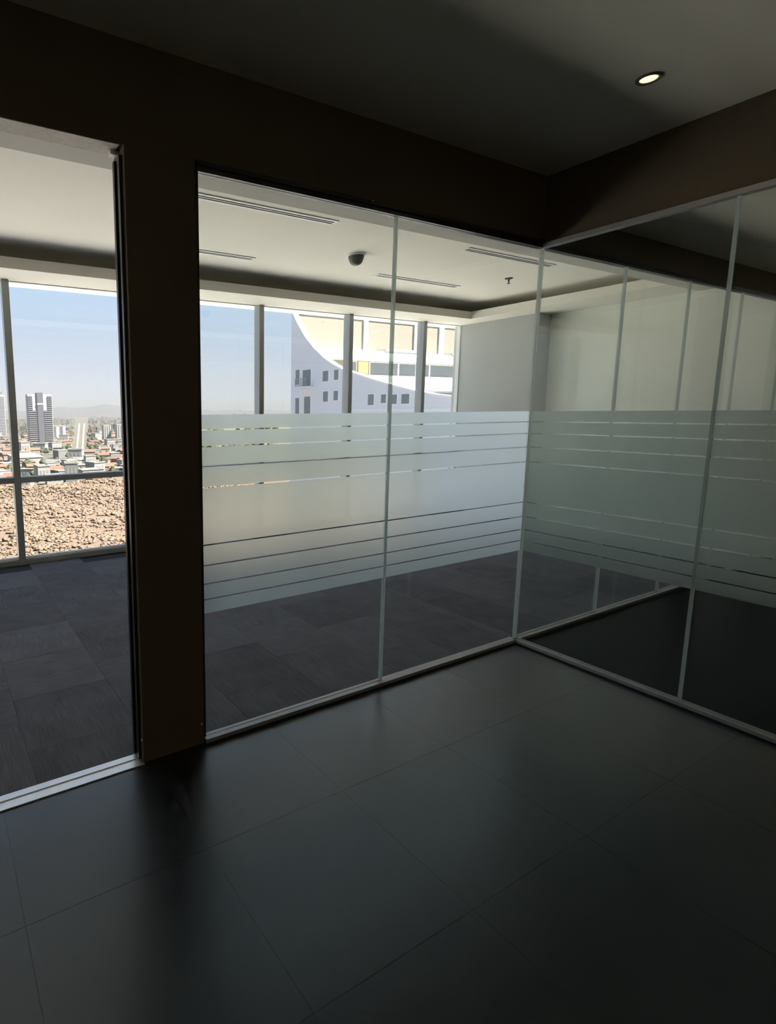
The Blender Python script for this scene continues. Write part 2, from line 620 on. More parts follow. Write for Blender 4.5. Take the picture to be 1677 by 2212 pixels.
w = box('wall_office_left', 'pale_wall', XL - 0.15, XL, 0.06, YW + 0.2, -0.3, ZC + 0.5)
tag(w, 'pale wall at the far left end of the office', 'wall', kind='structure')
w = box('wall_column', 'grey_wall', XE, XR, YC, YW + 0.1, 0, ZS)
tag(w, 'blue-grey painted column beside the last window', 'column', kind='structure')
w = box('wall_office_back', 'pale_wall', XL - 0.15, XCL - 0.15, -0.10, 0.06, -0.3, ZC + 0.5)
tag(w, 'short pale wall behind the doorway side of the office', 'wall', kind='structure')
w = box('wall_facade', 'white_wall', XL - 0.15, XR + 0.15, YW + 0.06, YW + 0.35, ZS + 0.02, ZC + 1.2)
tag(w, 'facade band over the office windows', 'wall', kind='structure')
w = box('wall_facade_base', 'concrete', XL - 0.15, XR + 0.15, YW + 0.1, YW + 0.30, -3.4, -0.02)
tag(w, 'facade band below the office windows', 'wall', kind='structure')
w = box('ceiling_slab', 'concrete', XL - 0.15, XR + 0.15, YB - 0.15, YW + 0.35, ZC + 0.5, ZC + 0.8)
tag(w, 'concrete roof slab over corridor and office', 'slab', kind='structure')

# pillar between doorway and glass
p = empty('wall_pillar', ((PIL0 + PIL1) / 2, 0.05, 0))
tag(p, 'dark brown flat pillar between the doorway and the glass', 'pillar', kind='structure')
wbox('post', 'dark_paint', PIL0, PIL1, -0.012, 0.11, 0, ZH, p, bevel=0.003)
wbox('jamb_strip', 'black_metal', PIL0 - 0.012, PIL0, 0.015, 0.035, 0, ZH - 0.03, p)
wbox('jamb_strip', 'black_metal', PIL0 - 0.012, PIL0, 0.075, 0.095, 0, ZH - 0.03, p)
wbox('glass_channel', 'black_metal', PIL1, PIL1 + 0.010, -0.012, 0.04, 0.03, ZG, p)
bm = bmesh.new()
add_lathe(bm, [(0, 0), (0.006, 0), (0.006, 0.002), (0.003, 0.004), (0, 0.004)], n=12)
screw_me = mesh_of('screw', bm, 'rubber', smooth=False)
place('screw', screw_me, p, rel((PIL0 - 0.0, 0.002, 0.10), p), (0, -PI / 2, 0))
place('screw', screw_me, p, rel((PIL1 - 0.012, -0.013, 0.10), p), (PI / 2, 0, 0))

# doorway: raw lintel lining, bracket and threshold
dr = empty('door_1', ((DOOR0 + PIL0) / 2, 0.05, 0))
tag(dr, 'open doorway with raw plaster lintel and metal threshold', 'doorway', kind='structure')
wbox('lintel_lining', 'raw_plaster', DOOR0, PIL0 - 0.012, 0.004, 0.10, ZH - 0.002, ZH + 0.002, dr)
br = wbox('pivot_bracket', 'white_metal', PIL0 - 0.030, PIL0 - 0.001, 0.055, 0.085, ZH - 0.016, ZH - 0.002, dr)
th = wbox('threshold', 'bright_aluminium', DOOR0, PIL0, -0.028, 0.06, 0, 0.006, dr, bevel=0.001)
wbox('ridge', 'bright_aluminium', DOOR0, PIL0, 0.020, 0.032, 0.006, 0.010, dr, th)

# ------------------------------------------------------------------ glass partitions
FB, FT = 0.6138, 1.4876
FR = [0.073, 0.154, 0.250, 0.355]
cuts = [0.0] + FR + [1 - f for f in reversed(FR)] + [1.0]
GAP = 0.0032
T = 0.010


def partition(name, along, pts, label, rails, joints_at, side, head_mat='black_metal', film=True):
    """along: 0 runs in x at y=0, 1 runs in y at x=0; pts: pane edges; side: sign of the face that carries the film"""
    a0, a1 = pts[0], pts[-1]
    mid = (a0 + a1) / 2
    r = empty(name, (mid, 0.0, 0.0) if along == 0 else (0.0, mid, 0.0))
    tag(r, label, 'glass partition')

    def b(nm, mat, s0, s1, d0, d1, z0, z1, parent=None, bevel=0):
        s0, s1 = min(s0, s1), max(s0, s1)
        if along == 0:
            return wbox(nm, mat, s0, s1, d0, d1, z0, z1, r, parent, bevel)
        return wbox(nm, mat, d0, d1, s0, s1, z0, z1, r, parent, bevel)
    lo, hi = min(a0, a1), max(a0, a1)
    b('sill_rail', 'aluminium', lo, hi, -0.030, 0.022, 0.0, 0.026, bevel=0.001)
    b('sill_rail', 'black_metal', lo, hi, -0.034, -0.030, 0.0, 0.008)
    if head_mat == 'black_metal':
        b('head_rail', 'black_metal', lo, hi, -0.016, 0.020, ZG, ZH - 0.001)
        b('head_rail', 'black_metal', lo, hi, -0.026, -0.016, ZG + 0.020, ZH - 0.004)
    else:
        b('head_rail', 'aluminium', lo, hi, -0.022, 0.022, ZG, ZG + 0.025)
    for k in range(len(pts) - 1):
        e0, e1 = sorted((pts[k], pts[k + 1]))
        pane = b('glass_pane', 'partition_glass', e0 + 0.004, e1 - 0.004, -T / 2, T / 2, 0.026, ZG)
        for q in range(len(cuts) - 1 if film else 0):
            z1 = FT - cuts[q] * (FT - FB) - (GAP if q else 0)
            z0 = FT - cuts[q + 1] * (FT - FB) + (GAP if q < len(cuts) - 2 else 0)
            d = side * (T / 2 + 0.0006)
            me = bpy.data.meshes.new('frosted_band')
            h0, h1 = -(e1 - e0) / 2 + 0.005, (e1 - e0) / 2 - 0.005
            if along == 0:
                vs_ = [(h0, 0, 0), (h1, 0, 0), (h1, 0, z1 - z0), (h0, 0, z1 - z0)]
                loc = (0, d, z0 - 0.026)
            else:
                vs_ = [(0, h1, 0), (0, h0, 0), (0, h0, z1 - z0), (0, h1, z1 - z0)]
                loc = (d, 0, z0 - 0.026)
            me.from_pydata(vs_, [], [(0, 1, 2, 3)])
            me.materials.append(MATS['frosted_film'])
            place('frosted_band', me, pane, loc)
    for s in joints_at:
        b('joint_strip', 'joint_clear', s - 0.006, s + 0.006, -0.009, 0.009, 0.026, ZG)
    return r


JA = -1.1751
partition('glass_partition', 0, [PIL1 + 0.002, JA, -0.010], 'two-pane glass partition with striped frosted band beside the dark pillar', 1, [JA], -1)
partition('glass_partition', 0, [0.012, 0.93, 1.83, 2.73, 3.63, XR], 'clear office glass partition continuing behind the side glass, past the corner post', 1, [0.93, 1.83, 2.73, 3.63], -1, film=False)
partition('glass_partition', 1, [-0.012, -0.9022, -1.80, -2.70, -3.60, -4.50, YB], 'side glass partition with frosted band and silver head rail meeting the corner', 1, [-0.9022, -1.80, -2.70, -3.60, -4.50], -1, 'aluminium')
partition('glass_partition', 0, [XCL + 0.002, -5.4, DOOR0 - 0.292], 'glass partition on the far side of the open doorway', 1, [-5.4], -1)
cp = box('trim_4', 'joint_clear', -0.009, 0.009, -0.010, 0.009, 0.0, ZG)
tag(cp, 'slim pale corner post where the glass partitions meet', 'trim', kind='structure')

# ------------------------------------------------------------------ windows
MX = [XL + i * 1.4 for i in range(5)] + [-1.139, 0.2601, 1.622, 2.9665, XE]
MX[4] = -2.538
ZT = 0.851
wl = {0: 'office window bay beside the far left wall', 1: 'office window bay one in from the far left wall', 2: 'office window bay two in from the far left wall',
      3: 'tall window bay left of the bay that frames the city tower', 4: 'tall window bay framing the lone city tower and brown hillside', 5: 'tall window bay mostly hidden behind the dark pillar',
      6: 'window bay showing sky and the start of the swooping white building', 7: 'window bay showing the middle of the swooping white building',
      8: 'narrow last window bay beside the blue-grey column'}
labels = [wl[0], wl[1], wl[2], wl[3], wl[4], wl[5], wl[6], wl[7], wl[8]]
for i in range(len(MX) - 1):
    x0, x1 = MX[i], MX[i + 1]
    r = empty('window_%d' % (i + 1), ((x0 + x1) / 2, YW, 0))
    tag(r, labels[i], 'window', kind='structure')
    h = 0.032
    e1 = x1 - h if i < len(MX) - 2 else x1 - 0.010
    wbox('mullion', 'mullion_metal', x0 - h + (h if i == 0 else 0), x0 + h, YW - 0.05, YW + 0.07, 0.0, ZS, r, bevel=0.003)
    if i == len(MX) - 2:
        wbox('edge_strip', 'white_metal', x1 - 0.010, x1, YW - 0.01, YW + 0.05, 0.0, ZS, r)
    wbox('transom', 'mullion_metal', x0 + h, e1, YW - 0.045, YW + 0.06, ZT - 0.028, ZT + 0.028, r, bevel=0.003)
    wbox('sill', 'mullion_metal', x0 + h, e1, YW - 0.045, YW + 0.07, 0.0, 0.055, r, bevel=0.003)
    wbox('sill_edge', 'white_metal', x0 + h, e1, YW - 0.02, YW + 0.02, 0.055, 0.075, r)
    wbox('head_frame', 'white_metal', x0 + h, e1, YW + 0.004, YW + 0.05, ZS - 0.008, ZS, r)
    wbox('pane', 'window_glass', x0 + h, e1, YW + 0.008, YW + 0.016, ZT + 0.028, ZS - 0.008, r)
    wbox('pane', 'window_glass', x0 + h, e1, YW + 0.008, YW + 0.016, 0.075, ZT - 0.028, r)

# ------------------------------------------------------------------ ceiling fittings
bm = bmesh.new()
add_lathe(bm, [(0.032, -0.001), (0.034, -0.006), (0.043, -0.006), (0.046, -0.001), (0.046, 0.0), (0.032, 0.0)], n=36)
ring_me = mesh_of('trim_ring', bm, 'ring_grey_dome_shade', smooth=True)
bm = bmesh.new()
add_lathe(bm, [(0, -0.0015), (0.031, -0.0015), (0.031, -0.0005), (0, -0.0005)], n=36)
lens_me = mesh_of('lamp_lens', bm, 'warm_lamp')


def downlight(x, y, watts, label, group=None):
    """recessed downlight with its own wide beam"""
    r = empty('ceiling_downlight', (x, y, ZC))
    tag(r, label, 'downlight', group)
    place('trim_ring', ring_me, r)
    place('lamp_lens', lens_me, r)
    ld = bpy.data.lights.new('downlight_beam', 'SPOT')
    ld.energy = watts
    ld.color = (1.0, 0.80, 0.52)
    ld.spot_size = math.radians(150)
    ld.spot_blend = 0.6
    ld.shadow_soft_size = 0.03
    lo_ = bpy.data.objects.new('downlight_beam', ld)
    COL.objects.link(lo_)
    lo_.parent = r
    lo_.location = (0, 0, -0.02)


downlight(-0.567, -0.766, 1.0, 'small lit recessed downlight glowing in the corridor ceiling')
for xx in (-5.4, -3.8, -2.2, -0.6):  # unseen lamps added to lift the corridor's bounced light
    downlight(xx, YB + 0.55, 9.0, 'added downlight brightening the corridor, close to its rear wall', 'added fill downlights along the rear corridor wall')


def slot_diffuser(x0, x1, y, label):
    r = empty('air_diffuser', ((x0 + x1) / 2, y, ZO))
    tag(r, label, 'air diffuser', 'linear slot diffusers in the office ceiling')
    h = 0.045
    for s in (-1, 1):
        a, b = sorted((s * h, s * (h - 0.020)))
        box('flange', 'white_metal', -(x1 - x0) / 2, (x1 - x0) / 2, a, b, -0.007, 0, r)
        e = sorted((s * (x1 - x0) / 2, s * ((x1 - x0) / 2 - 0.02)))
        box('end_cap', 'white_metal', e[0], e[1], -h + 0.020, h - 0.020, -0.006, 0, r)
    box('slot', 'slot_black', -(x1 - x0) / 2 + 0.02, (x1 - x0) / 2 - 0.02, -h + 0.020, h - 0.020, -0.003, 0, r)
    box('vane', 'white_metal', -(x1 - x0) / 2 + 0.02, (x1 - x0) / 2 - 0.02, -0.004, 0.004, -0.007, -0.003, r)


slot_diffuser(-1.75, -0.393, 1.42, 'long white slot diffuser by the soffit, left of the dome detector')
slot_diffuser(-1.73, -0.43, 2.57, 'slot diffuser near the window cove, seen beside the pillar')
slot_diffuser(1.05, 2.33, 2.50, 'slot diffuser near the window cove, right of the dome detector')
slot_diffuser(1.09, 2.39, 1.42, 'slot diffuser by the soffit, in front of the sprinkler head')

r = empty('smoke_detector', (0.345, 2.015, ZO))
tag(r, 'dark tapered dome detector hanging under the office ceiling', 'detector')
bm = bmesh.new()
add_lathe(bm, [(0, 0), (0.085, 0), (0.085, -0.012), (0.078, -0.016), (0, -0.016)], n=32)
place('base', mesh_of('base', bm, 'white_metal', smooth=False), r)
bm = bmesh.new()
add_lathe(bm, [(0.074, -0.016), (0.070, -0.035), (0.056, -0.070), (0.040, -0.088), (0.020, -0.096), (0, -0.098)], n=32)
place('dome', mesh_of('dome', bm, 'ring_grey_dome_shade', smooth=True), r)

r = empty('sprinkler_head', (2.49, 1.958, ZO))
tag(r, 'tiny dark sprinkler head on the office ceiling', 'sprinkler')
bm = bmesh.new()
add_lathe(bm, [(0, 0), (0.042, 0), (0.040, -0.006), (0.018, -0.010), (0, -0.010)], n=24)
place('escutcheon', mesh_of('escutcheon', bm, 'slot_black', smooth=True), r)
bm = bmesh.new()
add_lathe(bm, [(0.010, -0.010), (0.010, -0.036), (0.006, -0.040), (0.006, -0.052), (0.018, -0.054), (0.018, -0.057), (0, -0.057)], n=16)
place('nozzle', mesh_of('nozzle', bm, 'slot_black', smooth=True), r)

# ------------------------------------------------------------------ outside: unseen white terrace, added to bounce sun into the office
t_ = empty('bounce_terrace', (0, 10, -3.5))
tag(t_, 'added white terrace below the windows, unseen, bouncing sun indoors', 'roof', kind='structure')
wbox('deck', 'bounce_white', -30, 26, 4.0, 16.0, -4.0, -3.5, t_)
wbox('parapet', 'bounce_white', -30, 26, 15.7, 16.0, -3.5, -3.2, t_)

# ------------------------------------------------------------------ outside: swooping building
XG = 30.0
sb = empty('swoop_building', (XG + 1, 35, -60))
tag(sb, 'white apartment block with a concave swooping parapet and small windows', 'building')
prof = [(45.3, 11.6), (44.3, 10.2), (42.9, 8.6), (41.5, 7.4), (39.96, 6.35), (38.6, 5.65), (37.27, 5.10), (35.7, 4.66), (33.66, 4.08), (30.98, 3.39), (28.5, 2.83), (26.6, 2.50), (22.0, 2.0)]
wins = []   # (y0, y1, z0, z1)
for (y0, y1, z0, z1) in [(43.75, 44.4, 4.15, 5.6), (43.75, 44.4, 0.6, 2.8), (41.9, 43.2, 3.95, 5.5), (41.9, 42.9, 0.3, 2.9), (39.2, 40.0, 4.25, 5.2), (37.75, 38.35, 4.3, 5.2),
                         (39.2, 39.9, 2.35, 3.3), (37.75, 38.35, 2.45, 3.3), (33.1, 33.8, 1.95, 2.85), (31.7, 32.25, 2.1, 2.8), (30.5, 31.05, 2.0, 2.75), (29.2, 30.0, 2.0, 2.75)]:
    wins.append((y0, y1, z0, z1))
bm = bmesh.new()
outline = [(y, z) for y, z in prof] + [(22.0, -60.0), (45.3, -60.0)]
add_prism(bm, outline, 0, XG, XG + 0.5)
me = mesh_of('wall', bm, 'shade_wall')
wall_o = place('wall', me, sb, tuple(-c for c in sb.location))
bm = bmesh.new()
for (ya, za), (yb, zb) in zip(prof, prof[1:]):
    v = []
    for (yy, zz) in ((ya, za), (yb, zb)):
        for xx in (XG - 0.08, XG + 0.56):
            for dz in (0.0, 0.15):
                v.append(bm.verts.new((xx, yy, zz + dz)))
    for f in ((0, 4, 5, 1), (2, 3, 7, 6), (1, 5, 7, 3), (0, 2, 6, 4)):
        bm.faces.new([v[i] for i in f])
bmesh.ops.remove_doubles(bm, verts=bm.verts[:], dist=0.001)
bmesh.ops.recalc_face_normals(bm, faces=bm.faces[:])
place('coping', mesh_of('coping', bm, 'white_wall'), sb, tuple(-c for c in sb.location))
for (y0, y1, z0, z1) in wins:
    wf = wbox('window', 'white_wall', XG - 0.06, XG + 0.02, y0 - 0.07, y1 + 0.07, z0 - 0.07, z1 + 0.07, sb)
    wbox('window_glass', 'far_glass', XG - 0.075, XG - 0.060, y0, y1, z0, z1, sb, wf)
bal = wbox('balcony', 'shade_wall', XG - 0.9, XG, 41.5, 43.4, 3.72, 3.86, sb)
for k in range(9):
    yy = 41.55 + k * 1.8 / 8
    wbox('baluster', 'mullion_metal', XG - 0.88, XG - 0.84, yy - 0.02, yy + 0.02, 3.86, 4.60, sb, bal)
wbox('balcony_rail', 'mullion_metal', XG - 0.90, XG - 0.82, 41.5, 43.4, 4.60, 4.66, sb, bal)
wbox('wall_band', 'white_wall', XG - 0.05, XG, 22.0, 37.0, 1.45, 1.60, sb)

# cream building behind it, facing the viewer
cb = empty('cream_building', (50, 52, -60))
tag(cb, 'sunlit cream block with ribbon windows behind the swooping parapet', 'building')
YF = 48.0
bm = bmesh.new()
add_prism(bm, [(32.1, YF), (75, YF), (75, YF + 12), (42.0, YF + 12)], 2, -60, 22)
place('wall', mesh_of('wall', bm, 'cream_wall'), cb, tuple(-c for c in cb.location))
sl = wbox('slab_band', 'white_wall', 32.4, 75, YF - 1.4, YF, 7.25, 8.3, cb)
wbox('slab_band', 'white_wall', 32.4, 75, YF - 1.4, YF, 3.9, 5.55, cb)
wbox('slab_band', 'white_wall', 32.4, 75, YF - 1.2, YF, 0.3, 2.2, cb)
xw = [(40.4, 41.0), (41.5, 42.8), (43.2, 47.6), (47.9, 50.6), (51.1, 53.0), (53.3, 58.4), (58.9, 63.5), (64, 69)]
for k, (a, b_) in enumerate(xw):
    wf = wbox('window', 'ochre' if k == 1 else 'white_wall', a - 0.1, b_ + 0.1, YF - 0.10, YF, 5.6, 7.2, cb)
    wbox('window_glass', 'ochre' if k == 1 else 'far_glass', a, b_, YF - 0.13, YF - 0.10, 5.65, 7.1, cb, wf)
for (a, b_) in [(43.0, 50.4), (52.8, 58.3), (58.8, 66)]:
    wf = wbox('window', 'white_wall', a - 0.1, b_ + 0.1, YF - 0.10, YF, 2.2, 3.85, cb)
    wbox('window_glass', 'far_glass', a, b_, YF - 0.13, YF - 0.10, 2.35, 3.75, cb, wf)
for (a, b_) in [(42.0, 42.7), (50.2, 50.6), (54.6, 55.5), (61, 61.6)]:
    wbox('recess_fin', 'concrete', a, b_, YF - 0.16, YF, 8.3, 14, cb)
wbox('cornice', 'white_wall', 32.4, 75, YF - 0.12, YF, 11.9, 12.6, cb)
wbox('ledge', 'concrete', 44.2, 51.0, YF - 1.5, YF - 0.2, 8.3, 8.62, cb)
wbox('ledge', 'concrete', 55.6, 57.4, YF - 1.5, YF - 0.2, 8.3, 8.62, cb)

# ------------------------------------------------------------------ outside: hillside, city, mountains


def grid_mesh(name, mat, x0f, x1f, ys, nxv, zf):
    vs_, fs = [], []
    for y in ys:
        for i in range(nxv):
            x = x0f(y) + (x1f(y) - x0f(y)) * i / (nxv - 1)
            vs_.append((x, y, zf(x, y)))
    for j in range(len(ys) - 1):
        for i in range(nxv - 1):
            a = j * nxv + i
            fs.append((a, a + 1, a + nxv + 1, a + nxv))
    me = bpy.data.meshes.new(name)
    me.from_pydata(vs_, [], fs)
    me.polygons.foreach_set('use_smooth', [True] * len(me.polygons))
    me.materials.append(MATS[mat])
    return me


ZCITY = -70.0


def hill_z(x, y):
    n = 1.6 * math.sin(x * 0.045 + 1.3) * math.sin(y * 0.037) + 0.9 * math.sin(x * 0.11 + y * 0.07)
    base = -36 - 0.02 * (y - 60)
    if y < 60:
        base -= (60 - y) * 0.15
    k = max(0.0, min(1.0, (y - 320 - 12 * math.sin(x * 0.03)) / 130.0))
    k = k * k * (3 - 2 * k)
    return (base + n) * (1 - k) + (ZCITY - 3) * k


hm = grid_mesh('hillside', 'hill_soil', lambda y: -0.6 * y - 60, lambda y: 1.1 * y + 60, [14 + i * 8 for i in range(58)], 60, hill_z)
h_ = place('hillside', hm)
tag(h_, 'dry brown hillside falling away below the windows', 'hillside', kind='structure')

# brush on the hillside, lumps beyond counting
phi = (1 + 5 ** 0.5) / 2
IV = [Vector(v).normalized() for v in ((-1, phi, 0), (1, phi, 0), (-1, -phi, 0), (1, -phi, 0), (0, -1, phi), (0, 1, phi), (0, -1, -phi), (0, 1, -phi), (phi, 0, -1), (phi, 0, 1), (-phi, 0, -1), (-phi, 0, 1))]
IF = [(0, 11, 5), (0, 5, 1), (0, 1, 7), (0, 7, 10), (0, 10, 11), (1, 5, 9), (5, 11, 4), (11, 10, 2), (10, 7, 6), (7, 1, 8), (3, 9, 4), (3, 4, 2), (3, 2, 6), (3, 6, 8), (3, 8, 9), (4, 9, 5), (2, 4, 11), (6, 2, 10), (8, 6, 7), (9, 8, 1)]
vs_, fs = [], []
rng = random.Random(3)
for k in range(5200):
    y = 95 + 270 * rng.random() ** 0.8
    x = y * rng.uniform(-0.10, 0.62)
    br_ = rng.uniform(0.7, 1.9) * (0.7 + y / 500)
    for q in range(9):
        ang, rad = rng.uniform(0, 6.283), br_ * rng.random() ** 0.5
        px_, py_ = x + rad * math.cos(ang), y + rad * math.sin(ang)
        s = br_ * rng.uniform(0.18, 0.46)
        z = hill_z(px_, py_) + br_ * rng.uniform(0.0, 0.35)
        b0 = len(vs_)
        for v in IV:
            j = s * rng.uniform(0.45, 1.6)
            vs_.append((px_ + v.x * j, py_ + v.y * j, z + v.z * j * 0.6))
        fs += [(a + b0, b + b0, c_ + b0) for a, b, c_ in IF]
me = bpy.data.meshes.new('dry_brush')
me.from_pydata(vs_, [], fs)
me.polygons.foreach_set('use_smooth', [True] * len(me.polygons))
me.materials.append(MATS['dry_brush'])
o = place('dry_brush', me)
tag(o, 'tangle of dry tan brush covering the hillside', 'brush', kind='stuff')

gm = grid_mesh('city_ground', 'city_ground', lambda y: -0.7 * y - 300, lambda y: 1.2 * y + 300, [330, 500, 700, 1000, 1500, 2500, 4000, 6500, 10000, 13500], 20, lambda x, y: ZCITY)
o = place('city_ground', gm)
tag(o, 'flat pale city ground stretching to the mountains', 'ground', kind='structure')


def mtn_z(x, y):
    q = x / y
    env = math.exp(-((y - 11000) / 1100.0) ** 2)
    hgt = 150 * math.exp(-((q - 0.295) / 0.050) ** 2) + 95 * math.exp(-((q - 0.21) / 0.06) ** 2) + 70 * math.exp(-((q - 0.42) / 0.09) ** 2) + 60
    hgt += 22 * math.sin(q * 70) + 10 * math.sin(q * 173 + y * 0.002)
    return ZCITY - 3 + env * (0.72 * hgt + 55)


mm = grid_mesh('mountain_ridge', 'mountain', lambda y: -0.4 * y, lambda y: 0.9 * y, [8800 + i * 280 for i in range(16)], 120, mtn_z)
o = place('mountain_ridge', mm)
tag(o, 'faint hazy mountain ridge on the horizon', 'mountain', kind='structure')

# road: two pale carriageways running away from the hill
for k, (xa, xb) in enumerate(((205.0, 872.0), (214.0, 905.0))):
    bm = bmesh.new()
    ya, yb = 900.0, 3660.0
    v = [bm.verts.new(q) for q in ((xa - 1.5, ya, ZCITY + 0.1), (xa + 1.5, ya, ZCITY + 0.1), (xb + 6, yb, ZCITY + 0.1), (xb - 4, yb, ZCITY + 0.1))]
    f = bm.faces.new(v)
    ex = bmesh.ops.extrude_face_region(bm, geom=[f])
    bmesh.ops.translate(bm, verts=[q for q in ex['geom'] if isinstance(q, bmesh.types.BMVert)], vec=(0, 0, 0.6))
    bmesh.ops.recalc_face_normals(bm, faces=bm.faces[:])
    o = place('avenue', mesh_of('avenue', bm, 'road'))
    tag(o, 'straight pale avenue carriageway running away through the city', 'road', 'twin carriageways of the avenue')

# lone dark-and-white tower
tw = empty('city_tower', (206, 1217, ZCITY))
tag(tw, 'lone pale high-rise tower with dark core and stepped rows of balconies', 'tower')
HT = 112.0
box('core', 'tower_core', -6, 6, -13, 13, 0, HT + 1.5, tw)
for s in (-1, 1):
    a, b_ = sorted((s * 6, s * 25))
    wg = box('wing', 'tower_wall', a, b_, -10, 12, 0, HT - 2, tw)
    for k in range(24):
        z = 6 + k * 4.3
        wide = 1.0 if k < 17 else 0.55
        cxw = s * (15.5 + (0 if k < 17 else 4.2)) - (a + b_) / 2
        box('balcony_row', 'tower_core', cxw - 8.2 * wide, cxw + 8.2 * wide, -10.8 - 1, -11, z, z + 2.0, wg)
        box('balcony_slab', 'city_white', cxw - 8.8 * wide, cxw + 8.8 * wide, -13.2, -11, z - 0.7, z, wg)
box('crown', 'city_white', -6.5, 6.5, -13.5, -13, HT - 24, HT - 20, tw)

# second tower at the left
tw = empty('city_tower', (186, 1760, ZCITY))
tag(tw, 'slim grey-green tower left of the window mullion', 'tower')
sh = box('shaft', 'tower_wall', -14, 14, -12, 12, 0, 126, tw)
for k in range(26):
    box('glass_row', 'tower_core', -12, 12, -12.4, -12, 4 + k * 4.5, 6.4 + k * 4.5, tw)
box('crown', 'house_grey', -9, 9, -9, 9, 126, 134, tw)

# pair of white slabs and a darker one
for (x, y, hh, wdt, lab) in ((376, 1312, 40, 18, 'white apartment slab, first of the pair right of the avenue'), (404, 1293, 42, 20, 'white apartment slab, second of the pair right of the avenue'),
                             (432, 1330, 38, 18, 'white apartment slab beside the pillar edge of the city view'), (300, 1560, 36, 60, 'wide lavender office block beyond the avenue')):
    tb = empty('apartment_slab', (x, y, ZCITY))
    tag(tb, lab, 'building')
    box('body', 'tower_wall' if wdt > 40 else 'city_white', -wdt / 2, wdt / 2, -8, 8, 0, hh, tb)
    for q in (-1, 0, 1):
        box('window_strip', 'tower_core', q * wdt * 0.3 - wdt * 0.07, q * wdt * 0.3 + wdt * 0.07, -8.3, -8, 3, hh - 2, tb)
    box('roof', 'city_white', -wdt / 2 - 0.5, wdt / 2 + 0.5, -8.5, 8.5, hh, hh + 1.2, tb)

# white warehouse
wh = empty('warehouse', (120, 845, ZCITY))
tag(wh, 'large white flat-roofed warehouse beside the mullion', 'warehouse')
box('body', 'city_white', -21, 17, -34, 45, 0, 9, wh)
box('roof', 'city_white', -22, 18, -35, 46, 9, 10, wh)
box('door', 'house_grey', -6, 2, -34.3, -34, 0, 6, wh)

# houses of the near city
taken = [(206, 1217, 45), (120, 845, 52), (376, 1312, 22), (404, 1293, 22), (432, 1330, 22), (300, 1560, 42), (186, 1760, 30)]


def free_spot(x, y, r):
    for (a, b_, c_) in taken:
        if (a - x) ** 2 + (b_ - y) ** 2 < (c_ + r) ** 2:
            return False
    for base, slope in ((205.0, 667.0 / 2760), (214.0, 691.0 / 2760)):
        if y > 880 and abs(x - (base + (y - 900) * slope)) < r + 5 + (y - 900) * 0.006:
            return False
    return True


LAND = [(206, 1217, 'near the lone tower'), (120, 845, 'near the white warehouse'), (400, 1300, 'near the white apartment slabs'), (300, 1560, 'near the lavender block'), (186, 1760, 'near the slim grey-green tower')]


def where(x, y):
    if y < 660:
        return 'at the foot of the brown hill'
    if y > 880 and abs(x - (209 + (y - 900) * 0.246)) < 45:
        return 'beside the straight avenue'
    d, t_l = min((math.hypot(a - x, b - y), t_) for a, b, t_ in LAND)
    return t_l if d < 190 else 'in the packed middle of the city'


kinds = [('house_white', 'roof_pale', 'white flat-roofed house', 'white houses of the near city', 'flat'),
         ('house_cream', 'roof_tile', 'cream house with terracotta roof', 'cream pitched-roof houses of the near city', 'gable'),
         ('house_brick', 'roof_tile', 'reddish brick house with pitched roof', 'brick houses of the near city', 'gable'),
         ('house_grey', 'roof_pale', 'grey flat-roofed block', 'grey blocks of the near city', 'flat')]
protos = {}
for kn, (bmat, rmat, lab, grp, typ) in enumerate(kinds):
    bm = bmesh.new()
    add_box(bm, -0.5, 0.5, -0.5, 0.5, 0, 1)
    body = mesh_of('body', bm, bmat)
    bm = bmesh.new()
    if typ == 'flat':
        add_box(bm, -0.54, 0.54, -0.54, -0.44, 1, 1.08)
        add_box(bm, -0.54, 0.54, 0.44, 0.54, 1, 1.08)
        add_box(bm, -0.54, -0.44, -0.44, 0.44, 1, 1.08)
        add_box(bm, 0.44, 0.54, -0.44, 0.44, 1, 1.08)
        add_box(bm, -0.44, 0.44, -0.44, 0.44, 1, 1.03)
    else:
        add_prism(bm, [(-0.58, 0.97), (0.58, 0.97), (0, 1.38)], 0, -0.55, 0.55)
    roof = mesh_of('roof', bm, rmat)
    bm = bmesh.new()
    for q in (-0.28, 0.0, 0.28):
        add_box(bm, q - 0.07, q + 0.07, -0.512, -0.5, 0.45, 0.75)
    wn = mesh_of('window_row', bm, 'far_glass')
    protos[kn] = (body, roof, wn)
rh = random.Random(11)
count = 0
tries = 0
while count < 230 and tries < 6000:
    tries += 1
    y = 560 + 1150 * rh.random() ** 1.25
    x = y * rh.uniform(0.085, 0.345)
    wv, dv, hv = rh.uniform(11, 24), rh.uniform(10, 20), rh.uniform(5, 10)
    kn = rh.choices((0, 1, 2, 3), (6, 3, 2.4, 2))[0]
    if kn in (0, 3) and rh.random() < 0.25:
        hv *= rh.uniform(1.4, 2.4)
    if not free_spot(x, y, math.hypot(wv, dv) * 0.56):
        continue
    taken.append((x, y, math.hypot(wv, dv) * 0.56))
    r = empty('house', (x, y, ZCITY))
    r.rotation_euler = (0, 0, rh.uniform(-0.5, 0.5))
    size = ('tall ' if hv > 10.5 else 'low ' if hv < 6.6 else '') + ('narrow ' if wv < 14.5 else 'broad ' if wv > 20.5 else '')
    lab = '%s%s %s' % (size, kinds[kn][2], where(x, y))
    tag(r, lab, 'house', lab + ', alike')
    for nm, me in zip(('body', 'roof', 'window_row'), protos[kn]):
        o = place(nm, me, r)
        o.scale = (wv, dv, hv)
    count += 1

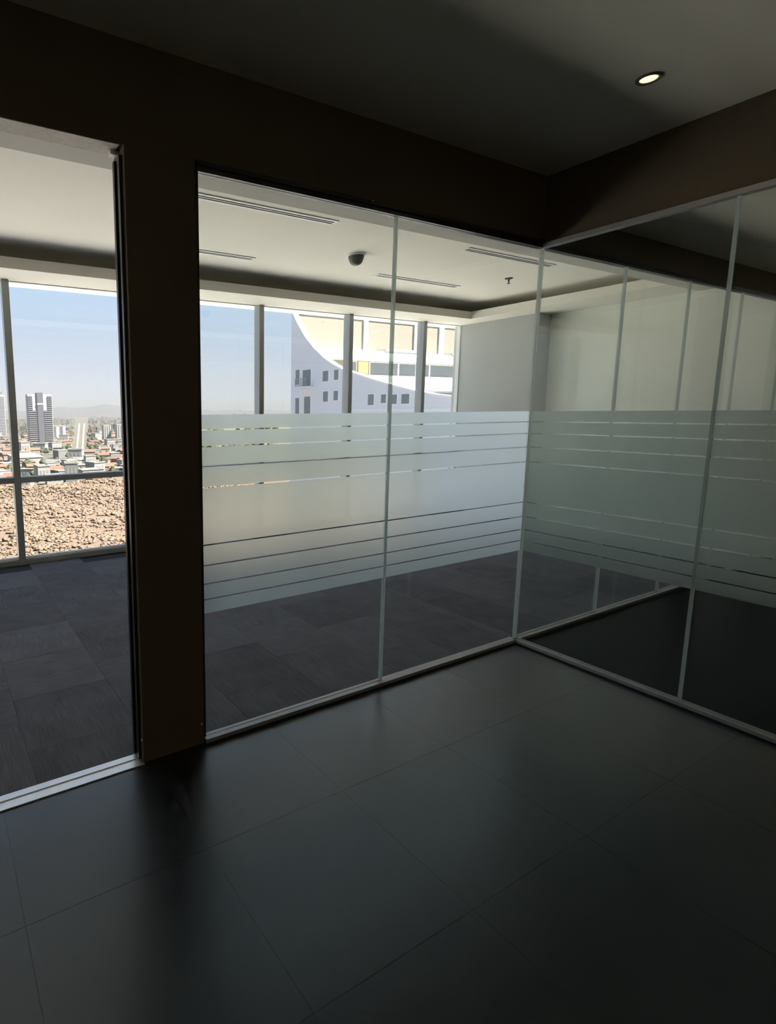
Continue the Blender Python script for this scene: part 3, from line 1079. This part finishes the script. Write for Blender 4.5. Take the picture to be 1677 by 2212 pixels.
# trees of the near city
bm = bmesh.new()
for (dx, dy, dz, s) in ((0, 0, 5, 2.6), (1.7, 0.6, 4.4, 2.0), (-1.6, -0.8, 4.5, 2.1), (0.4, -1.6, 3.9, 1.9), (-0.5, 1.5, 4.1, 1.9), (0.2, 0.1, 6.6, 1.7)):
    mt = Matrix.Translation((dx, dy, dz)) @ Matrix.Scale(s, 4)
    bmesh.ops.create_icosphere(bm, subdivisions=1, radius=1, matrix=mt)
crown = mesh_of('crown', bm, 'tree_leaf')
bm = bmesh.new()
add_lathe(bm, [(0.45, 0), (0.3, 1.5), (0.22, 3.6), (0, 3.7)], n=8)
trunk = mesh_of('trunk', bm, 'bark')
count = tries = 0
while count < 110 and tries < 5000:
    tries += 1
    y = 565 + 900 * rh.random() ** 1.3
    x = y * rh.uniform(0.085, 0.345)
    s = rh.uniform(0.9, 1.9)
    if not free_spot(x, y, 4.2 * s):
        continue
    taken.append((x, y, 4.2 * s))
    r = empty('tree', (x, y, ZCITY))
    r.rotation_euler = (0, 0, rh.uniform(0, 6.28))
    r.scale = (s, s, s)
    lab = '%s grey-green tree standing %s' % ('large' if s > 1.55 else 'small' if s < 1.2 else 'rounded', where(x, y))
    tag(r, lab, 'tree', lab + ', alike')
    place('crown', crown, r)
    place('trunk', trunk, r)
    count += 1

# far city, too small to tell apart
vs_, fs = [], []
for k in range(6500):
    y = 1500 + 5200 * rh.random() ** 1.2
    x = y * rh.uniform(-0.05, 0.75)
    if not free_spot(x, y, 14):
        continue
    a, b_, c_ = rh.uniform(8, 26), rh.uniform(8, 22), rh.uniform(4, 11) * (1 + 1.5 * (rh.random() < 0.12))
    b0 = len(vs_)
    vs_ += [(x + i * a / 2, y + j * b_ / 2, ZCITY + l * c_) for l in (0, 1) for j in (-1, 1) for i in (-1, 1)]
    fs += [tuple(b0 + q for q in f) for f in ((4, 5, 7, 6), (0, 1, 5, 4), (2, 6, 7, 3), (0, 4, 6, 2), (1, 3, 7, 5))]
me = bpy.data.meshes.new('far_city')
me.from_pydata(vs_, [], fs)
me.materials.append(MATS['far_city'])
o = place('far_city', me)
tag(o, 'carpet of tiny far houses reaching to the mountains', 'city', kind='stuff')

# green slope and low roofs at the skyline beyond the second window
vs_, fs = [], []
for k in range(500):
    y = 700 + 500 * rng.random()
    x = y * rng.uniform(0.42, 0.66)
    s = rng.uniform(4, 8)
    z = ZCITY + 60 * math.exp(-((y - 950) / 170.0) ** 2)
    b0 = len(vs_)
    for v in IV:
        j = rng.uniform(0.7, 1.25)
        vs_.append((x + v.x * s * j, y + v.y * s * j, z + 2 + v.z * s * 0.7 * j))
    fs += [(a + b0, b + b0, c_ + b0) for a, b, c_ in IF]
me = bpy.data.meshes.new('tree_slope')
me.from_pydata(vs_, [], fs)
me.materials.append(MATS['tree_leaf'])
o = place('tree_slope', me)
tag(o, 'grey-green treetops on the ridge at the skyline', 'treetops', kind='stuff')
rm = grid_mesh('ridge', 'city_ground', lambda y: 0.36 * y, lambda y: 0.72 * y, [640 + i * 40 for i in range(16)], 14, lambda x, y: ZCITY - 2 + 62 * math.exp(-((y - 950) / 170.0) ** 2) * min(1, max(0, (x / y - 0.36) / 0.06)))
o = place('ridge', rm)
tag(o, 'low wooded ridge below the skyline', 'ridge', kind='structure')

# haze over the city
haze_mat(0.00014)
bm = bmesh.new()
add_box(bm, -9000, 16000, 470, 13000, -75, 150)
o = place('haze', mesh_of('haze', bm, 'haze'))
tag(o, 'thin pale haze lying over the city and mountains', 'haze', kind='stuff')
